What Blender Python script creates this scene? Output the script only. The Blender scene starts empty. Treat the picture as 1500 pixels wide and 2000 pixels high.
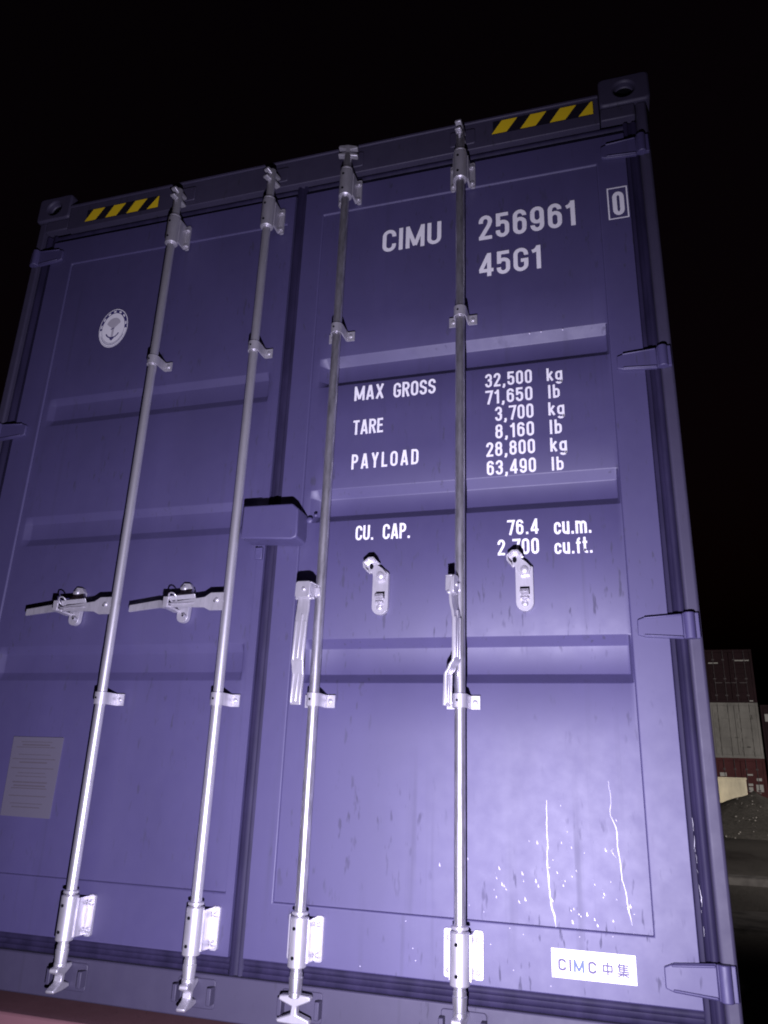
import bpy, bmesh, math, random
from mathutils import Vector, Matrix, noise
random.seed(7)
C = bpy.context.scene
R = math.radians

# ------------------------------------------------------------------ camera
cam_d = bpy.data.cameras.new('camera')
cam = bpy.data.objects.new('camera', cam_d)
C.collection.objects.link(cam)
C.camera = cam
PITCH, YAW, ROLL = R(19.217), R(-17.194), R(2.057)
fwd = Vector((math.sin(YAW)*math.cos(PITCH), math.cos(YAW)*math.cos(PITCH), math.sin(PITCH)))
rt = Vector((math.cos(YAW), -math.sin(YAW), 0))
up = rt.cross(fwd)
rt2 = rt*math.cos(ROLL) + up*math.sin(ROLL)
up2 = up*math.cos(ROLL) - rt*math.sin(ROLL)
m = Matrix((rt2, up2, -fwd)).transposed().to_4x4()
m.translation = Vector((0.9815, -2.0422, 0.6488))
cam.matrix_world = m
cam_d.sensor_fit = 'VERTICAL'
cam_d.sensor_height = 36.0
cam_d.lens = 36.0*1464.25/2000.0
cam_d.clip_start = 0.02
cam_d.clip_end = 2000.0

# ------------------------------------------------------------------ night sky
W = bpy.data.worlds.new('World')
C.world = W
W.use_nodes = True
wn = W.node_tree.nodes
sky = wn.new('ShaderNodeTexSky')
sky.sky_type = 'NISHITA'
sky.sun_disc = False
sky.sun_elevation = R(-4.0)
sky.sun_rotation = R(200)
sky.air_density = 1.0
bg = wn['Background']
bg.inputs['Strength'].default_value = 0.06
tint = wn.new('ShaderNodeMix')
tint.data_type = 'RGBA'; tint.blend_type = 'MULTIPLY'
tint.inputs[0].default_value = 1.0
tint.inputs[7].default_value = (1.9, 0.75, 0.9, 1)
W.node_tree.links.new(sky.outputs[0], tint.inputs[6])
W.node_tree.links.new(tint.outputs[2], bg.inputs['Color'])

# ------------------------------------------------------------------ lamps the photograph shows at work
def spot(name, loc, aim, power, col, size, blend, radius):
    d = bpy.data.lights.new(name, 'SPOT')
    d.energy = power
    d.color = col
    d.spot_size = R(size)
    d.spot_blend = blend
    d.shadow_soft_size = radius
    o = bpy.data.objects.new(name, d)
    C.collection.objects.link(o)
    o.location = loc
    o.rotation_euler = (Vector(aim)-Vector(loc)).to_track_quat('-Z', 'Y').to_euler()
    return o
# hand torch held below the camera
spot('hand_torch', (0.80, -1.65, 0.30), (0.25, 0.0, 0.72), 348.0, (0.785, 0.735, 1.0), 124, 1.0, 0.012)
# floodlight of the yard, shining on the far stacks
spot('yard_floodlight', (20.0, 2.0, 6.0), (5.0, 25.0, -2.2), 27000.0, (1.0, 0.93, 0.87), 84, 1.0, 0.3)
# warm lamp in front of the cream cabin
spot('cabin_lamp', (3.5, 36.7, -0.3), (5.4, 38.0, 0.05), 95.0, (1.0, 0.84, 0.56), 80, 1.0, 0.1)

C.view_settings.view_transform = 'Standard'
C.view_settings.look = 'None'
C.view_settings.exposure = 0.0
C.view_settings.gamma = 1.0
C.cycles.use_denoising = True
C.cycles.max_bounces = 6
C.cycles.pixel_filter_type = 'BLACKMAN_HARRIS'
C.cycles.filter_width = 1.9

# ------------------------------------------------------------------ materials
def mat(name, base, rough=0.5, metal=0.0, spec=0.5, coat=0.0, coat_rough=0.3):
    mt = bpy.data.materials.new(name)
    mt.use_nodes = True
    b = mt.node_tree.nodes['Principled BSDF']
    b.inputs['Base Color'].default_value = (*base, 1)
    b.inputs['Roughness'].default_value = rough
    b.inputs['Metallic'].default_value = metal
    b.inputs['Specular IOR Level'].default_value = spec
    b.inputs['Coat Weight'].default_value = coat
    b.inputs['Coat Roughness'].default_value = coat_rough
    return mt
class NT:
    def __init__(s, mt):
        s.t = mt.node_tree; s.n = s.t.nodes; s.b = s.n['Principled BSDF']
        s.tc = s.n.new('ShaderNodeTexCoord')
    def mapping(s, scale=(1, 1, 1), rot=(0, 0, 0)):
        mp = s.n.new('ShaderNodeMapping')
        mp.inputs['Scale'].default_value = scale
        mp.inputs['Rotation'].default_value = rot
        s.t.links.new(s.tc.outputs['Object'], mp.inputs['Vector'])
        return mp.outputs[0]
    def noise(s, vec, scale, detail=4, rough=0.55):
        n = s.n.new('ShaderNodeTexNoise')
        n.inputs['Scale'].default_value = scale
        n.inputs['Detail'].default_value = detail
        n.inputs['Roughness'].default_value = rough
        s.t.links.new(vec, n.inputs['Vector'])
        return n.outputs['Fac']
    def ramp(s, fac, stops):
        r = s.n.new('ShaderNodeValToRGB')
        e = r.color_ramp.elements
        while len(e) < len(stops): e.new(0.5)
        for i, (p, c) in enumerate(stops):
            e[i].position = p
            e[i].color = (*c, 1) if isinstance(c, tuple) else (c, c, c, 1)
        s.t.links.new(fac, r.inputs['Fac'])
        return r.outputs['Color']
    def mix(s, fac, a, b, mode='MIX'):
        x = s.n.new('ShaderNodeMix'); x.data_type = 'RGBA'; x.blend_type = mode
        for sock, v in ((x.inputs[0], fac), (x.inputs[6], a), (x.inputs[7], b)):
            if isinstance(v, (int, float)): sock.default_value = v
            elif isinstance(v, tuple): sock.default_value = (*v, 1)
            else: s.t.links.new(v, sock)
        return x.outputs[2]
    def bump(s, h, strength, dist):
        bm_ = s.n.new('ShaderNodeBump')
        bm_.inputs['Strength'].default_value = strength
        bm_.inputs['Distance'].default_value = dist
        s.t.links.new(h, bm_.inputs['Height'])
        s.t.links.new(bm_.outputs[0], s.b.inputs['Normal'])
    def to(s, out, sock):
        s.t.links.new(out, s.b.inputs[sock])

def painted(name, base, rough_lo=0.42, rough_hi=0.56, spec=0.75):
    mt = mat(name, base, 0.5, 0, spec)
    k = NT(mt)
    blot = k.noise(k.mapping((1.2, 1.2, 0.5)), 3.0, 5)
    # vertical rain runs
    run = k.ramp(k.noise(k.mapping((26, 26, 0.7)), 1.0, 3), [(0.58, 0.0), (0.80, 1.0)])
    runmask = k.ramp(k.noise(k.mapping((2.3, 2.3, 0.9)), 1.6, 2), [(0.46, 0.0), (0.66, 0.6)])
    runs = k.mix(1.0, run, runmask, 'MULTIPLY')
    # small slanting scuffs
    scuff = k.ramp(k.noise(k.mapping((70, 70, 17), (0, R(-28), 0)), 1.0, 2), [(0.63, 0.0), (0.72, 0.7)])
    smask = k.ramp(k.noise(k.mapping((1, 1, 1)), 2.3, 2), [(0.40, 0.0), (0.58, 1.0)])
    scuffs = k.mix(1.0, scuff, smask, 'MULTIPLY')
    c = k.mix(blot, tuple(v*0.74 for v in base), tuple(min(1, v*1.24) for v in base))
    c = k.mix(runs, c, tuple(v*0.45 for v in base))
    c = k.mix(scuffs, c, tuple(v*0.4 for v in base))
    k.to(c, 'Base Color')
    fine = k.noise(k.mapping((1, 1, 1)), 22.0, 5)
    r = k.ramp(fine, [(0.3, rough_lo), (0.7, rough_hi)])
    r = k.mix(runs, r, (0.72, 0.72, 0.72))
    r = k.mix(scuffs, r, (0.8, 0.8, 0.8))
    k.to(r, 'Roughness')
    dent = k.noise(k.mapping((1, 1, 1)), 4.5, 3)
    k.bump(dent, 0.07, 0.006)
    return mt
M = {}
M['navy'] = painted('navy_paint', (0.062, 0.052, 0.140), 0.555, 0.61, 1.0)
M['frame'] = painted('navy_frame_paint', (0.047, 0.040, 0.078), 0.58, 0.68, 0.75)
M['rubber'] = mat('rubber_seal', (0.030, 0.023, 0.062), 0.66, 0, 0.28)
k = NT(M['rubber'])
k.to(k.ramp(k.noise(k.mapping((14, 14, 3)), 2.0, 5), [(0.3, (0.014, 0.011, 0.034)), (0.7, (0.028, 0.022, 0.060))]), 'Base Color')
def galv(name, base, r0, r1, metal, blot):
    mt = mat(name, base, 0.4, metal, 0.5)
    k = NT(mt)
    n1 = k.noise(k.mapping((30, 30, 6)), 2.2, 6, 0.65)
    k.to(k.ramp(n1, [(0.32, tuple(v*(1-blot) for v in base)), (0.66, base)]), 'Base Color')
    k.to(k.ramp(n1, [(0.3, r1), (0.7, r0)]), 'Roughness')
    k.bump(k.noise(k.mapping((1, 1, 1)), 90.0, 3), 0.06, 0.002)
    return mt
M['galv'] = galv('galvanised_steel', (0.84, 0.82, 0.86), 0.35, 0.42, 0.78, 0.22)
M['galv_worn'] = galv('worn_galvanised_steel', (0.80, 0.78, 0.83), 0.34, 0.44, 0.86, 0.60)
M['zinc'] = galv('zinc_fittings', (0.68, 0.66, 0.70), 0.36, 0.50, 0.60, 0.30)
M['white'] = mat('white_vinyl', (0.90, 0.89, 0.90), 0.6, 0, 0.3)
M['white_gloss'] = mat('white_sticker', (0.86, 0.86, 0.86), 0.42, 0, 0.7)
M['grey_ink'] = mat('grey_violet_ink', (0.13, 0.11, 0.20), 0.6, 0, 0.3)
M['blue_ink'] = mat('pale_blue_ink', (0.13, 0.17, 0.28), 0.6, 0, 0.3)
M['navy_ink'] = mat('navy_ink', (0.05, 0.04, 0.16), 0.6, 0, 0.3)
M['lilac_ink'] = mat('pale_grey_ink', (0.50, 0.48, 0.52), 0.6, 0, 0.3)
M['yellow'] = mat('yellow_reflective_tape', (0.92, 0.66, 0.02), 0.5, 0, 0.3)
M['black'] = mat('black_tape', (0.012, 0.010, 0.018), 0.55, 0, 0.3)
M['plate'] = mat('dull_data_plate', (0.112, 0.103, 0.135), 0.6, 0.0, 0.3)
M['plate_ink'] = mat('faded_plate_print', (0.090, 0.078, 0.093), 0.6, 0, 0.3)
M['hole'] = mat('dark_void', (0.004, 0.004, 0.006), 0.9, 0, 0.1)
M['wet'] = mat('rain_water', (0.42, 0.38, 0.56), 0.30, 0, 1.0, 0.6, 0.25)
M['glint_run'] = mat('white_glint_run', (0.80, 0.78, 0.84), 0.30, 0, 0.9)  # white base colour paints the light reflected by the water runs
M['drop'] = mat('pale_glint_drop', (0.62, 0.58, 0.74), 0.34, 0, 1.0)  # pale base colour paints the glint on the drops
M['red_brown'] = painted('oxide_red_paint', (0.22, 0.105, 0.115), 0.55, 0.7, 0.5)
M['tyre'] = mat('black_rubber', (0.02, 0.02, 0.02), 0.8)

# ------------------------------------------------------------------ mesh helpers
def tag(o, label=None, cat=None, group=None, kind=None):
    if label: o['label'] = label
    if cat: o['category'] = cat
    if group: o['group'] = group
    if kind: o['kind'] = kind
    return o
def empty(name, loc=(0, 0, 0), rz=0.0):
    o = bpy.data.objects.new(name, None)
    C.collection.objects.link(o)
    o.location = loc
    o.rotation_euler = (0, 0, rz)
    o.empty_display_size = 0.1
    return o
class MB:
    def __init__(s):
        s.bm = bmesh.new(); s.mi = 0
    def face(s, vs):
        try:
            f = s.bm.faces.new(vs); f.material_index = s.mi
            return f
        except ValueError:
            return None
    def hexa(s, p):   # 8 points: bottom 4 ccw then top 4
        v = [s.bm.verts.new(q) for q in p]
        for q in ((3, 2, 1, 0), (4, 5, 6, 7), (0, 1, 5, 4), (1, 2, 6, 5), (2, 3, 7, 6), (3, 0, 4, 7)):
            s.face([v[i] for i in q])
    def box(s, x0, x1, y0, y1, z0, z1, mtx=None):
        p = [(x0, y0, z0), (x1, y0, z0), (x1, y1, z0), (x0, y1, z0), (x0, y0, z1), (x1, y0, z1), (x1, y1, z1), (x0, y1, z1)]
        if mtx: p = [mtx @ Vector(q) for q in p]
        s.hexa(p)
    def prism(s, poly, y0, y1, axis='y'):
        # poly: (x,z) outline in the front view (ccw seen from the front), extruded from y0 (front) to y1
        def P(a, b, c):
            return (a, c, b) if axis == 'y' else ((c, a, b) if axis == 'x' else (a, b, c))
        A = [s.bm.verts.new(P(a, b, y0)) for a, b in poly]
        B = [s.bm.verts.new(P(a, b, y1)) for a, b in poly]
        s.face(A); s.face(B[::-1])
        n = len(A)
        for i in range(n):
            s.face([A[i], B[i], B[(i+1) % n], A[(i+1) % n]])
    def cyl(s, p0, p1, r0, r1=None, n=20, cap=True):
        r1 = r0 if r1 is None else r1
        p0 = Vector(p0); p1 = Vector(p1)
        d = (p1-p0).normalized()
        a = d.orthogonal().normalized(); b = d.cross(a)
        A = []; B = []
        for i in range(n):
            t = 2*math.pi*i/n
            q = a*math.cos(t)+b*math.sin(t)
            A.append(s.bm.verts.new(p0+q*r0)); B.append(s.bm.verts.new(p1+q*r1))
        for i in range(n):
            s.face([A[i], A[(i+1) % n], B[(i+1) % n], B[i]])
        if cap:
            s.face(A[::-1]); s.face(B)
    def lathe(s, x, y, prof, n=24):   # vertical axis, prof = [(z, r)]
        rings = []
        for z, r in prof:
            rings.append([s.bm.verts.new((x+r*math.cos(2*math.pi*i/n), y+r*math.sin(2*math.pi*i/n), z)) for i in range(n)])
        for A, B in zip(rings, rings[1:]):
            for i in range(n):
                s.face([A[i], A[(i+1) % n], B[(i+1) % n], B[i]])
        s.face(rings[0][::-1]); s.face(rings[-1])
    def dome(s, c, r, h, n=12, nrm=(0, -1, 0)):   # rivet / bolt head / droplet on a surface facing nrm
        nrm = Vector(nrm).normalized(); a = nrm.orthogonal().normalized(); b = nrm.cross(a)
        c = Vector(c); prev = None
        for j in range(5):
            t = j/4*math.pi/2
            rr = r*math.cos(t); hh = h*math.sin(t)
            if j == 4:
                top = s.bm.verts.new(c+nrm*h)
                for i in range(n): s.face([prev[i], prev[(i+1) % n], top])
            else:
                ring = [s.bm.verts.new(c+(a*math.cos(2*math.pi*i/n)+b*math.sin(2*math.pi*i/n))*rr+nrm*hh) for i in range(n)]
                if prev:
                    for i in range(n): s.face([prev[i], prev[(i+1) % n], ring[(i+1) % n], ring[i]])
                prev = ring
    def sweep(s, pts, secs, closed_ends=True):
        # pts list of Matrix-free frames: secs[i] is a list of 3-D points (same count)
        rings = [[s.bm.verts.new(q) for q in sec] for sec in secs]
        n = len(rings[0])
        for A, B in zip(rings, rings[1:]):
            for i in range(n): s.face([A[i], A[(i+1) % n], B[(i+1) % n], B[i]])
        if closed_ends:
            s.face(rings[0][::-1]); s.face(rings[-1])
    def build(s, name, mats, parent=None, bevel=0.0, smooth=35, seg=2, mtx=None):
        bmesh.ops.recalc_face_normals(s.bm, faces=s.bm.faces[:])
        if mtx: bmesh.ops.transform(s.bm, matrix=mtx, verts=s.bm.verts[:])
        me = bpy.data.meshes.new(name)
        s.bm.to_mesh(me); s.bm.free()
        if not isinstance(mats, (list, tuple)): mats = [mats]
        for x in mats: me.materials.append(x)
        o = bpy.data.objects.new(name, me)
        C.collection.objects.link(o)
        if smooth:
            for p in me.polygons: p.use_smooth = True
            me.set_sharp_from_angle(angle=R(smooth))
        if bevel:
            bv = o.modifiers.new('bevel', 'BEVEL')
            bv.width = bevel; bv.segments = seg; bv.limit_method = 'ANGLE'; bv.angle_limit = R(40)
            bv.harden_normals = False
        if parent: o.parent = parent
        return o
def rrect(x0, x1, z0, z1, r, n=5):
    out = []
    for cx, cz, a0 in ((x1-r, z0+r, -90), (x1-r, z1-r, 0), (x0+r, z1-r, 90), (x0+r, z0+r, 180)):
        for i in range(n+1):
            t = R(a0+90*i/n)
            out.append((cx+r*math.cos(t), cz+r*math.sin(t)))
    return out
def ellipse(cx, cz, rx, rz, n=40):
    return [(cx+rx*math.cos(2*math.pi*i/n), cz+rz*math.sin(2*math.pi*i/n)) for i in range(n)]

# ------------------------------------------------------------------ stroke lettering (condensed sign-writer's capitals)
def arc(cx, cz, rx, rz, a0, a1, n=9):
    return [(cx+rx*math.cos(R(a0+(a1-a0)*i/n)), cz+rz*math.sin(R(a0+(a1-a0)*i/n))) for i in range(n+1)]
def glyph(ch, t):
    a = t/2; T = 1-a; b = a
    def G(w): return a, w-a, w/2, (w-t)/2
    S = []
    w = 0.50
    l, r, c, q = G(w)
    if ch in '0O':
        if ch == 'O': w = 0.54; l, r, c, q = G(w)
        S = [arc(c, T-q, q, q, 0, 180)+arc(c, b+q, q, q, 180, 360)+[(r, T-q)]]
    elif ch == 'C':
        w = 0.54; l, r, c, q = G(w)
        S = [[(r, .66)]+arc(c, T-q, q, q, 0, 180)+arc(c, b+q, q, q, 180, 360)+[(r, .34)]]
    elif ch == 'G':
        w = 0.55; l, r, c, q = G(w)
        S = [[(r, .67)]+arc(c, T-q, q, q, 0, 180)+arc(c, b+q, q, q, 180, 360)+[(r, .46), (c, .46)]]
    elif ch == 'I': w = t+.02; S = [[(w/2, 0), (w/2, 1)]]
    elif ch == 'M':
        w = 0.74; l, r, c, q = G(w)
        S = [[(l, 0), (l, 1)], [(r, 0), (r, 1)], [(l, T+.02), (c, .1)], [(r, T+.02), (c, .1)]]
    elif ch == 'U':
        w = 0.54; l, r, c, q = G(w)
        S = [[(l, 1)]+arc(c, b+q, q, q, 180, 360)+[(r, 1)]]
    elif ch == '2':
        S = [[(l, .68)]+arc(c, T-q, q, q, 180, 0)+[(r, .70), (r-.04, .58), (a*.9, .08)], [(0.0, b), (w, b)]]
    elif ch == '5':
        S = [[(w-.03, T), (l+.01, T), (l+.01, .46)], arc(c, .64-q, q, q*.9, 165, 0)+arc(c, b+q, q, q, 0, -180)+[(l, .30)]]
    elif ch == '6':
        S = [[(r, .74)]+arc(c, T-q, q, q, 0, 180)+arc(c, b+q, q, q, 180, 360), [(r, b+q)]+arc(c, .62-q, q, q, 0, 165)]
    elif ch == '9':
        S = [[(l, .26)]+arc(c, b+q, q, q, 180, 360)+arc(c, T-q, q, q, 0, 180), [(l, T-q)]+arc(c, .38+q, q, q, 180, 345)]
    elif ch == '1': w = 0.36; S = [[(w-a-.03, 0), (w-a-.03, 1)], [(0.02, .76), (.14, .80), (w-a-.03, T)]]
    elif ch == '4':
        w = .54; x = w*.70
        S = [[(x, 0), (x, 1)], [(x-.02, T), (a*.7, .27)], [(0.0, .25), (w, .25)]]
    elif ch == '3':
        S = [[(l, .72)]+arc(c, T-q, q, q, 180, 0)+[(r, .62), (c+.04, .52)], [(c-.06, .52), (c+.04, .52), (r, .42)]+arc(c, b+q, q, q, 0, -180)+[(l, .28)]]
    elif ch == '7': S = [[(0, T), (w-a*.4, T), (w*.40, 0)]]
    elif ch == '8':
        S = [arc(c, T-q, q*.95, q, 0, 180)+arc(c, .54+q*.8, q*.95, q*.8, 180, 360)+[(r, T-q)], arc(c, .54-q*.8, q, q*.8, 0, 180)+arc(c, b+q, q, q, 180, 360)+[(r, .54-q*.8)]]
    elif ch == 'A':
        w = .58
        S = [[(a, 0), (w/2-.02, 1)], [(w-a, 0), (w/2+.02, 1)], [(w*.2, .26), (w*.8, .26)]]
    elif ch == 'X': w = .58; S = [[(a, 0), (w-a, 1)], [(w-a, 0), (a, 1)]]
    elif ch == 'R':
        w = .54; l, r, c, q = G(w)
        S = [[(l, 0), (l, 1)], [(l, T), (c-.02, T)]+arc(r-.17, T-.2, .17, .2, 90, -90)+[(l, T-.4)], [(c, T-.4), (r+.01, 0)]]
    elif ch == 'P':
        l, r, c, q = G(w)
        S = [[(l, 0), (l, 1)], [(l, T), (c-.02, T)]+arc(r-.16, T-.22, .16, .22, 90, -90)+[(l, T-.44)]]
    elif ch == 'D':
        w = .53; l, r, c, q = G(w)
        S = [[(l, 0), (l, 1)], [(l, T), (c, T)]+arc(r-.16, T-.2, .16, .2, 90, 0)+arc(r-.16, b+.2, .16, .2, 0, -90)+[(l, b)]]
    elif ch == 'S':
        w = .53; l, r, c, q = G(w)
        S = [[(r, .70)]+arc(c, T-q, q, q, 0, 180)+[(l, .66), (l+.03, .585), (r-.03, .42), (r, .34)]+arc(c, b+q, q, q, 0, -180)+[(l, .29)]]
    elif ch == 'T': w = .50; S = [[(0, T), (w, T)], [(w/2, 0), (w/2, T)]]
    elif ch == 'E': w = .46; S = [[(w-.02, T), (a, T), (a, b), (w, b)], [(a, .52), (w-.05, .52)]]
    elif ch == 'L': w = .44; S = [[(a, 1), (a, b), (w, b)]]
    elif ch == 'Y': w = .56; S = [[(a, 1), (w/2, .45)], [(w-a, 1), (w/2, .45)], [(w/2, 0), (w/2, .5)]]
    elif ch == 'k': w = .48; S = [[(a, 0), (a, 1)], [(w-a, .72), (a, .28)], [(a+.1, .42), (w-a*.8, 0)]]
    elif ch == 'l': w = t+.06; S = [[(w/2, 0), (w/2, 1)]]
    elif ch == 'b': S = [[(l, 0), (l, 1)], arc(c, .72-a-q, q, q, 180, 0)+arc(c, b+q, q, q, 0, -180)]
    elif ch == 'g':
        S = [[(r, .72), (r, -.12)]+arc(c, -.10, q, q*.75, 0, -170), arc(c, .72-a-q, q, q, 0, 180)+arc(c, b+q, q, q, 180, 360)]
    elif ch == 'c': S = [[(r, .43)]+arc(c, .72-a-q, q, q, 0, 180)+arc(c, b+q, q, q, 180, 360)+[(r, .26)]]
    elif ch == 'u': S = [[(l, .72)]+arc(c, b+q, q, q, 180, 360), [(r, 0), (r, .72)]]
    elif ch == 'm':
        w = .80; l, r, c, q = G(w); h = (c-l)/2
        S = [[(l, 0), (l, .72)], arc(l+h, .72-a-h, h, h, 180, 0)+[(c, 0)], arc(c+h, .72-a-h, h, h, 180, 0)+[(r, 0)]]
    elif ch == 'f': w = .36; S = [[(w*.42, 0), (w*.42, T-.15)]+arc(w*.42+.15, T-.15, .15, .15, 180, 90), [(0, .66), (w-.02, .66)]]
    elif ch == 't': w = .36; S = [[(w*.42, 1), (w*.42, .18)]+arc(w*.42+.13, .2, .13, .13, 180, 270)+[(w, .07)], [(0, .68), (w-.02, .68)]]
    elif ch == '.': w = t+.08; S = [[(w/2, 0), (w/2, t)]]
    elif ch == ',': w = t+.08; S = [[(w/2+.01, t), (w/2+.01, .0), (w/2-.06, -.13)]]
    elif ch == '-': w = .2
    elif ch == ' ': w = .34
    elif ch == '中':
        w = .92; S = [[(.06, .72), (.86, .72), (.86, .30), (.06, .30), (.06, .72)], [(.46, 0), (.46, 1)]]
    elif ch == '集':
        w = 1.0
        S = [[(.30, 1.0), (.12, .70)], [(.22, .84), (.22, .36)], [(.22, .86), (.92, .86)], [(.25, .70), (.86, .70)], [(.25, .55), (.86, .55)],
             [(.20, .39), (.95, .39)], [(.56, .96), (.56, .40)], [(.03, .24), (.97, .24)], [(.5, .38), (.5, 0)], [(.46, .22), (.10, .02)], [(.54, .22), (.92, .02)]]
    return w, S
def ribbon(mb, pts, t, y, th=0.0006, closed=False):
    P = [Vector(p) for p in pts]
    # drop doubles
    Q = [P[0]]
    for p in P[1:]:
        if (p-Q[-1]).length > 1e-5: Q.append(p)
    P = Q; n = len(P); L = []; Rr = []
    loop = (P[0]-P[-1]).length < 1e-5
    for i in range(n):
        d0 = (P[i]-P[i-1]).normalized() if i > 0 else (P[1]-P[0]).normalized()
        d1 = (P[i+1]-P[i]).normalized() if i < n-1 else d0
        if i == 0: d0 = (P[-1]-P[-2]).normalized() if loop else d1
        if i == n-1 and loop: d1 = (P[1]-P[0]).normalized()
        n0 = Vector((-d0.y, d0.x)); n1 = Vector((-d1.y, d1.x))
        bsec = (n0+n1)
        if bsec.length < 1e-4: bsec = n0
        bsec.normalize()
        k_ = min(1.8, 1/max(0.3, bsec.dot(n0)))
        L.append(P[i]+bsec*t/2*k_); Rr.append(P[i]-bsec*t/2*k_)
    vL = [mb.bm.verts.new((p.x, y, p.y)) for p in L]
    vR = [mb.bm.verts.new((p.x, y, p.y)) for p in Rr]
    for i in range(n-1):
        mb.face([vR[i], vR[i+1], vL[i+1], vL[i]])
def text_strokes(s, x0, x1, z0, z1, t=0.165, gap=0.13):
    items = []; x = 0
    for ch in s:
        w, S = glyph(ch, t)
        items.append((x, S)); x += w+gap
    tot = x-gap
    H = z1-z0; sx = (x1-x0)/tot
    out = []
    for ox, S in items:
        for st in S: out.append([(x0+(ox+px)*sx, z0+pz*H) for px, pz in st])
    return out, t*(H*0.45+sx*0.55)
def add_text(mb, s, x0, x1, z0, z1, y, t=0.165, gap=0.13, tw_=None):
    S, tw = text_strokes(s, x0, x1, z0, z1, t, gap)
    tw = tw_ or tw
    for i, st in enumerate(S):
        ribbon(mb, st, tw, y-0.00008*(i % 8))
def lettering(s, x0, x1, z0, z1, y, parent, m=None, t=0.165, gap=0.13):
    mb = MB(); add_text(mb, s, x0, x1, z0, z1, y, t, gap)
    o = mb.build('lettering', m or M['white'], parent, smooth=0)
    return o

# ================================================================== GROUND
GZ = -0.85
def ground_mat():
    mt = mat('yard_ground', (0.045, 0.04, 0.038), 0.8, 0, 0.4)
    k = NT(mt)
    big = k.noise(k.mapping((0.25, 0.08, 1)), 1.0, 6, 0.6)
    fine = k.noise(k.mapping((1, 1, 1)), 14.0, 6, 0.7)
    c = k.ramp(big, [(0.3, (0.026, 0.022, 0.023)), (0.5, (0.062, 0.054, 0.050)), (0.7, (0.11, 0.096, 0.088))])
    c = k.mix(0.5, c, k.ramp(fine, [(0.3, 0.3), (0.7, 1.0)]), 'MULTIPLY')
    k.to(c, 'Base Color')
    k.to(k.ramp(big, [(0.36, 0.25), (0.5, 0.85)]), 'Roughness')
    k.bump(fine, 0.6, 0.03)
    return mt
mb = MB()
N = 60
def gh(x, y):
    d = math.hypot(x, y-5)
    return GZ + 0.05*noise.noise((x*0.25, y*0.25, 0))*min(1, max(0, (d-9)/6))
xs = [-400, -200, -100]+[-60+4*i for i in range(31)]+[100, 200, 400]
ys = [-300, -150, -80]+[-40+4*i for i in range(41)]+[200, 400, 800]
gv = [[mb.bm.verts.new((x, y, gh(x, y))) for x in xs] for y in ys]
for j in range(len(ys)-1):
    for i in range(len(xs)-1):
        mb.face([gv[j][i], gv[j][i+1], gv[j+1][i+1], gv[j+1][i]])
tag(mb.build('ground', ground_mat()), kind='structure')

# pale concrete strips crossing the yard
strip_m = mat('worn_concrete', (0.16, 0.145, 0.13), 0.75)
k = NT(strip_m)
k.to(k.ramp(k.noise(k.mapping((1.5, 1.5, 1)), 3.0, 6), [(0.35, (0.05, 0.045, 0.045)), (0.65, (0.13, 0.12, 0.118))]), 'Base Color')
for nm, y0, y1, h in (('kerb', 12.35, 12.75, 0.10), ('path', 7.8, 9.2, 0.03)):
    mb = MB(); mb.box(1.6, 30, y0, y1, GZ-0.1, GZ+h+0.02)
    tag(mb.build(nm, strip_m, bevel=0.02), kind='structure')

# ================================================================== MAIN CONTAINER
cont = empty('shipping_container')
tag(cont, 'large navy blue shipping container with four galvanised lock rods and white lettering, lit by torchlight', 'container')
NV = M['navy']

# --- corner castings with oval openings
def casting(x0, x1, y0, y1, z0, z1, front, hole=True):
    # box whose face at y=front has an oval opening
    mb = MB()
    cx, cz = (x0+x1)/2, (z0+z1)/2
    rx, rz = (x1-x0)*0.20, (z1-z0)*0.27
    angs = [2*math.pi*i/96 for i in range(96)]
    outer = []; inner = []
    for t in angs:
        ct, st = math.cos(t), math.sin(t)
        kk = ((abs(ct)/(x1-cx))**12+(abs(st)/(z1-cz))**12)**(-1/12)
        outer.append((cx+ct*kk, cz+st*kk)); inner.append((cx+rx*ct, cz+rz*st))
    back = y1 if front == y0 else y0
    dpt = 0.03 if back > front else -0.03
    O = [mb.bm.verts.new((x, front, z)) for x, z in outer]
    I = [mb.bm.verts.new((x, front, z)) for x, z in inner]
    J = [mb.bm.verts.new((x, front+dpt, z)) for x, z in inner]
    B = [mb.bm.verts.new((x, back, z)) for x, z in outer]
    n = len(angs)
    for i in range(n):
        j = (i+1) % n
        mb.mi = 0
        mb.face([O[i], O[j], I[j], I[i]]); mb.face([O[i], B[i], B[j], O[j]]); mb.face([I[i], I[j], J[j], J[i]])
    mb.face(B)
    mb.mi = 1; mb.face(J)
    o = mb.build('corner_casting', [M['frame'], M['hole']], cont, bevel=0.007, smooth=30)
    return o
LEN = 12.19
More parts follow.
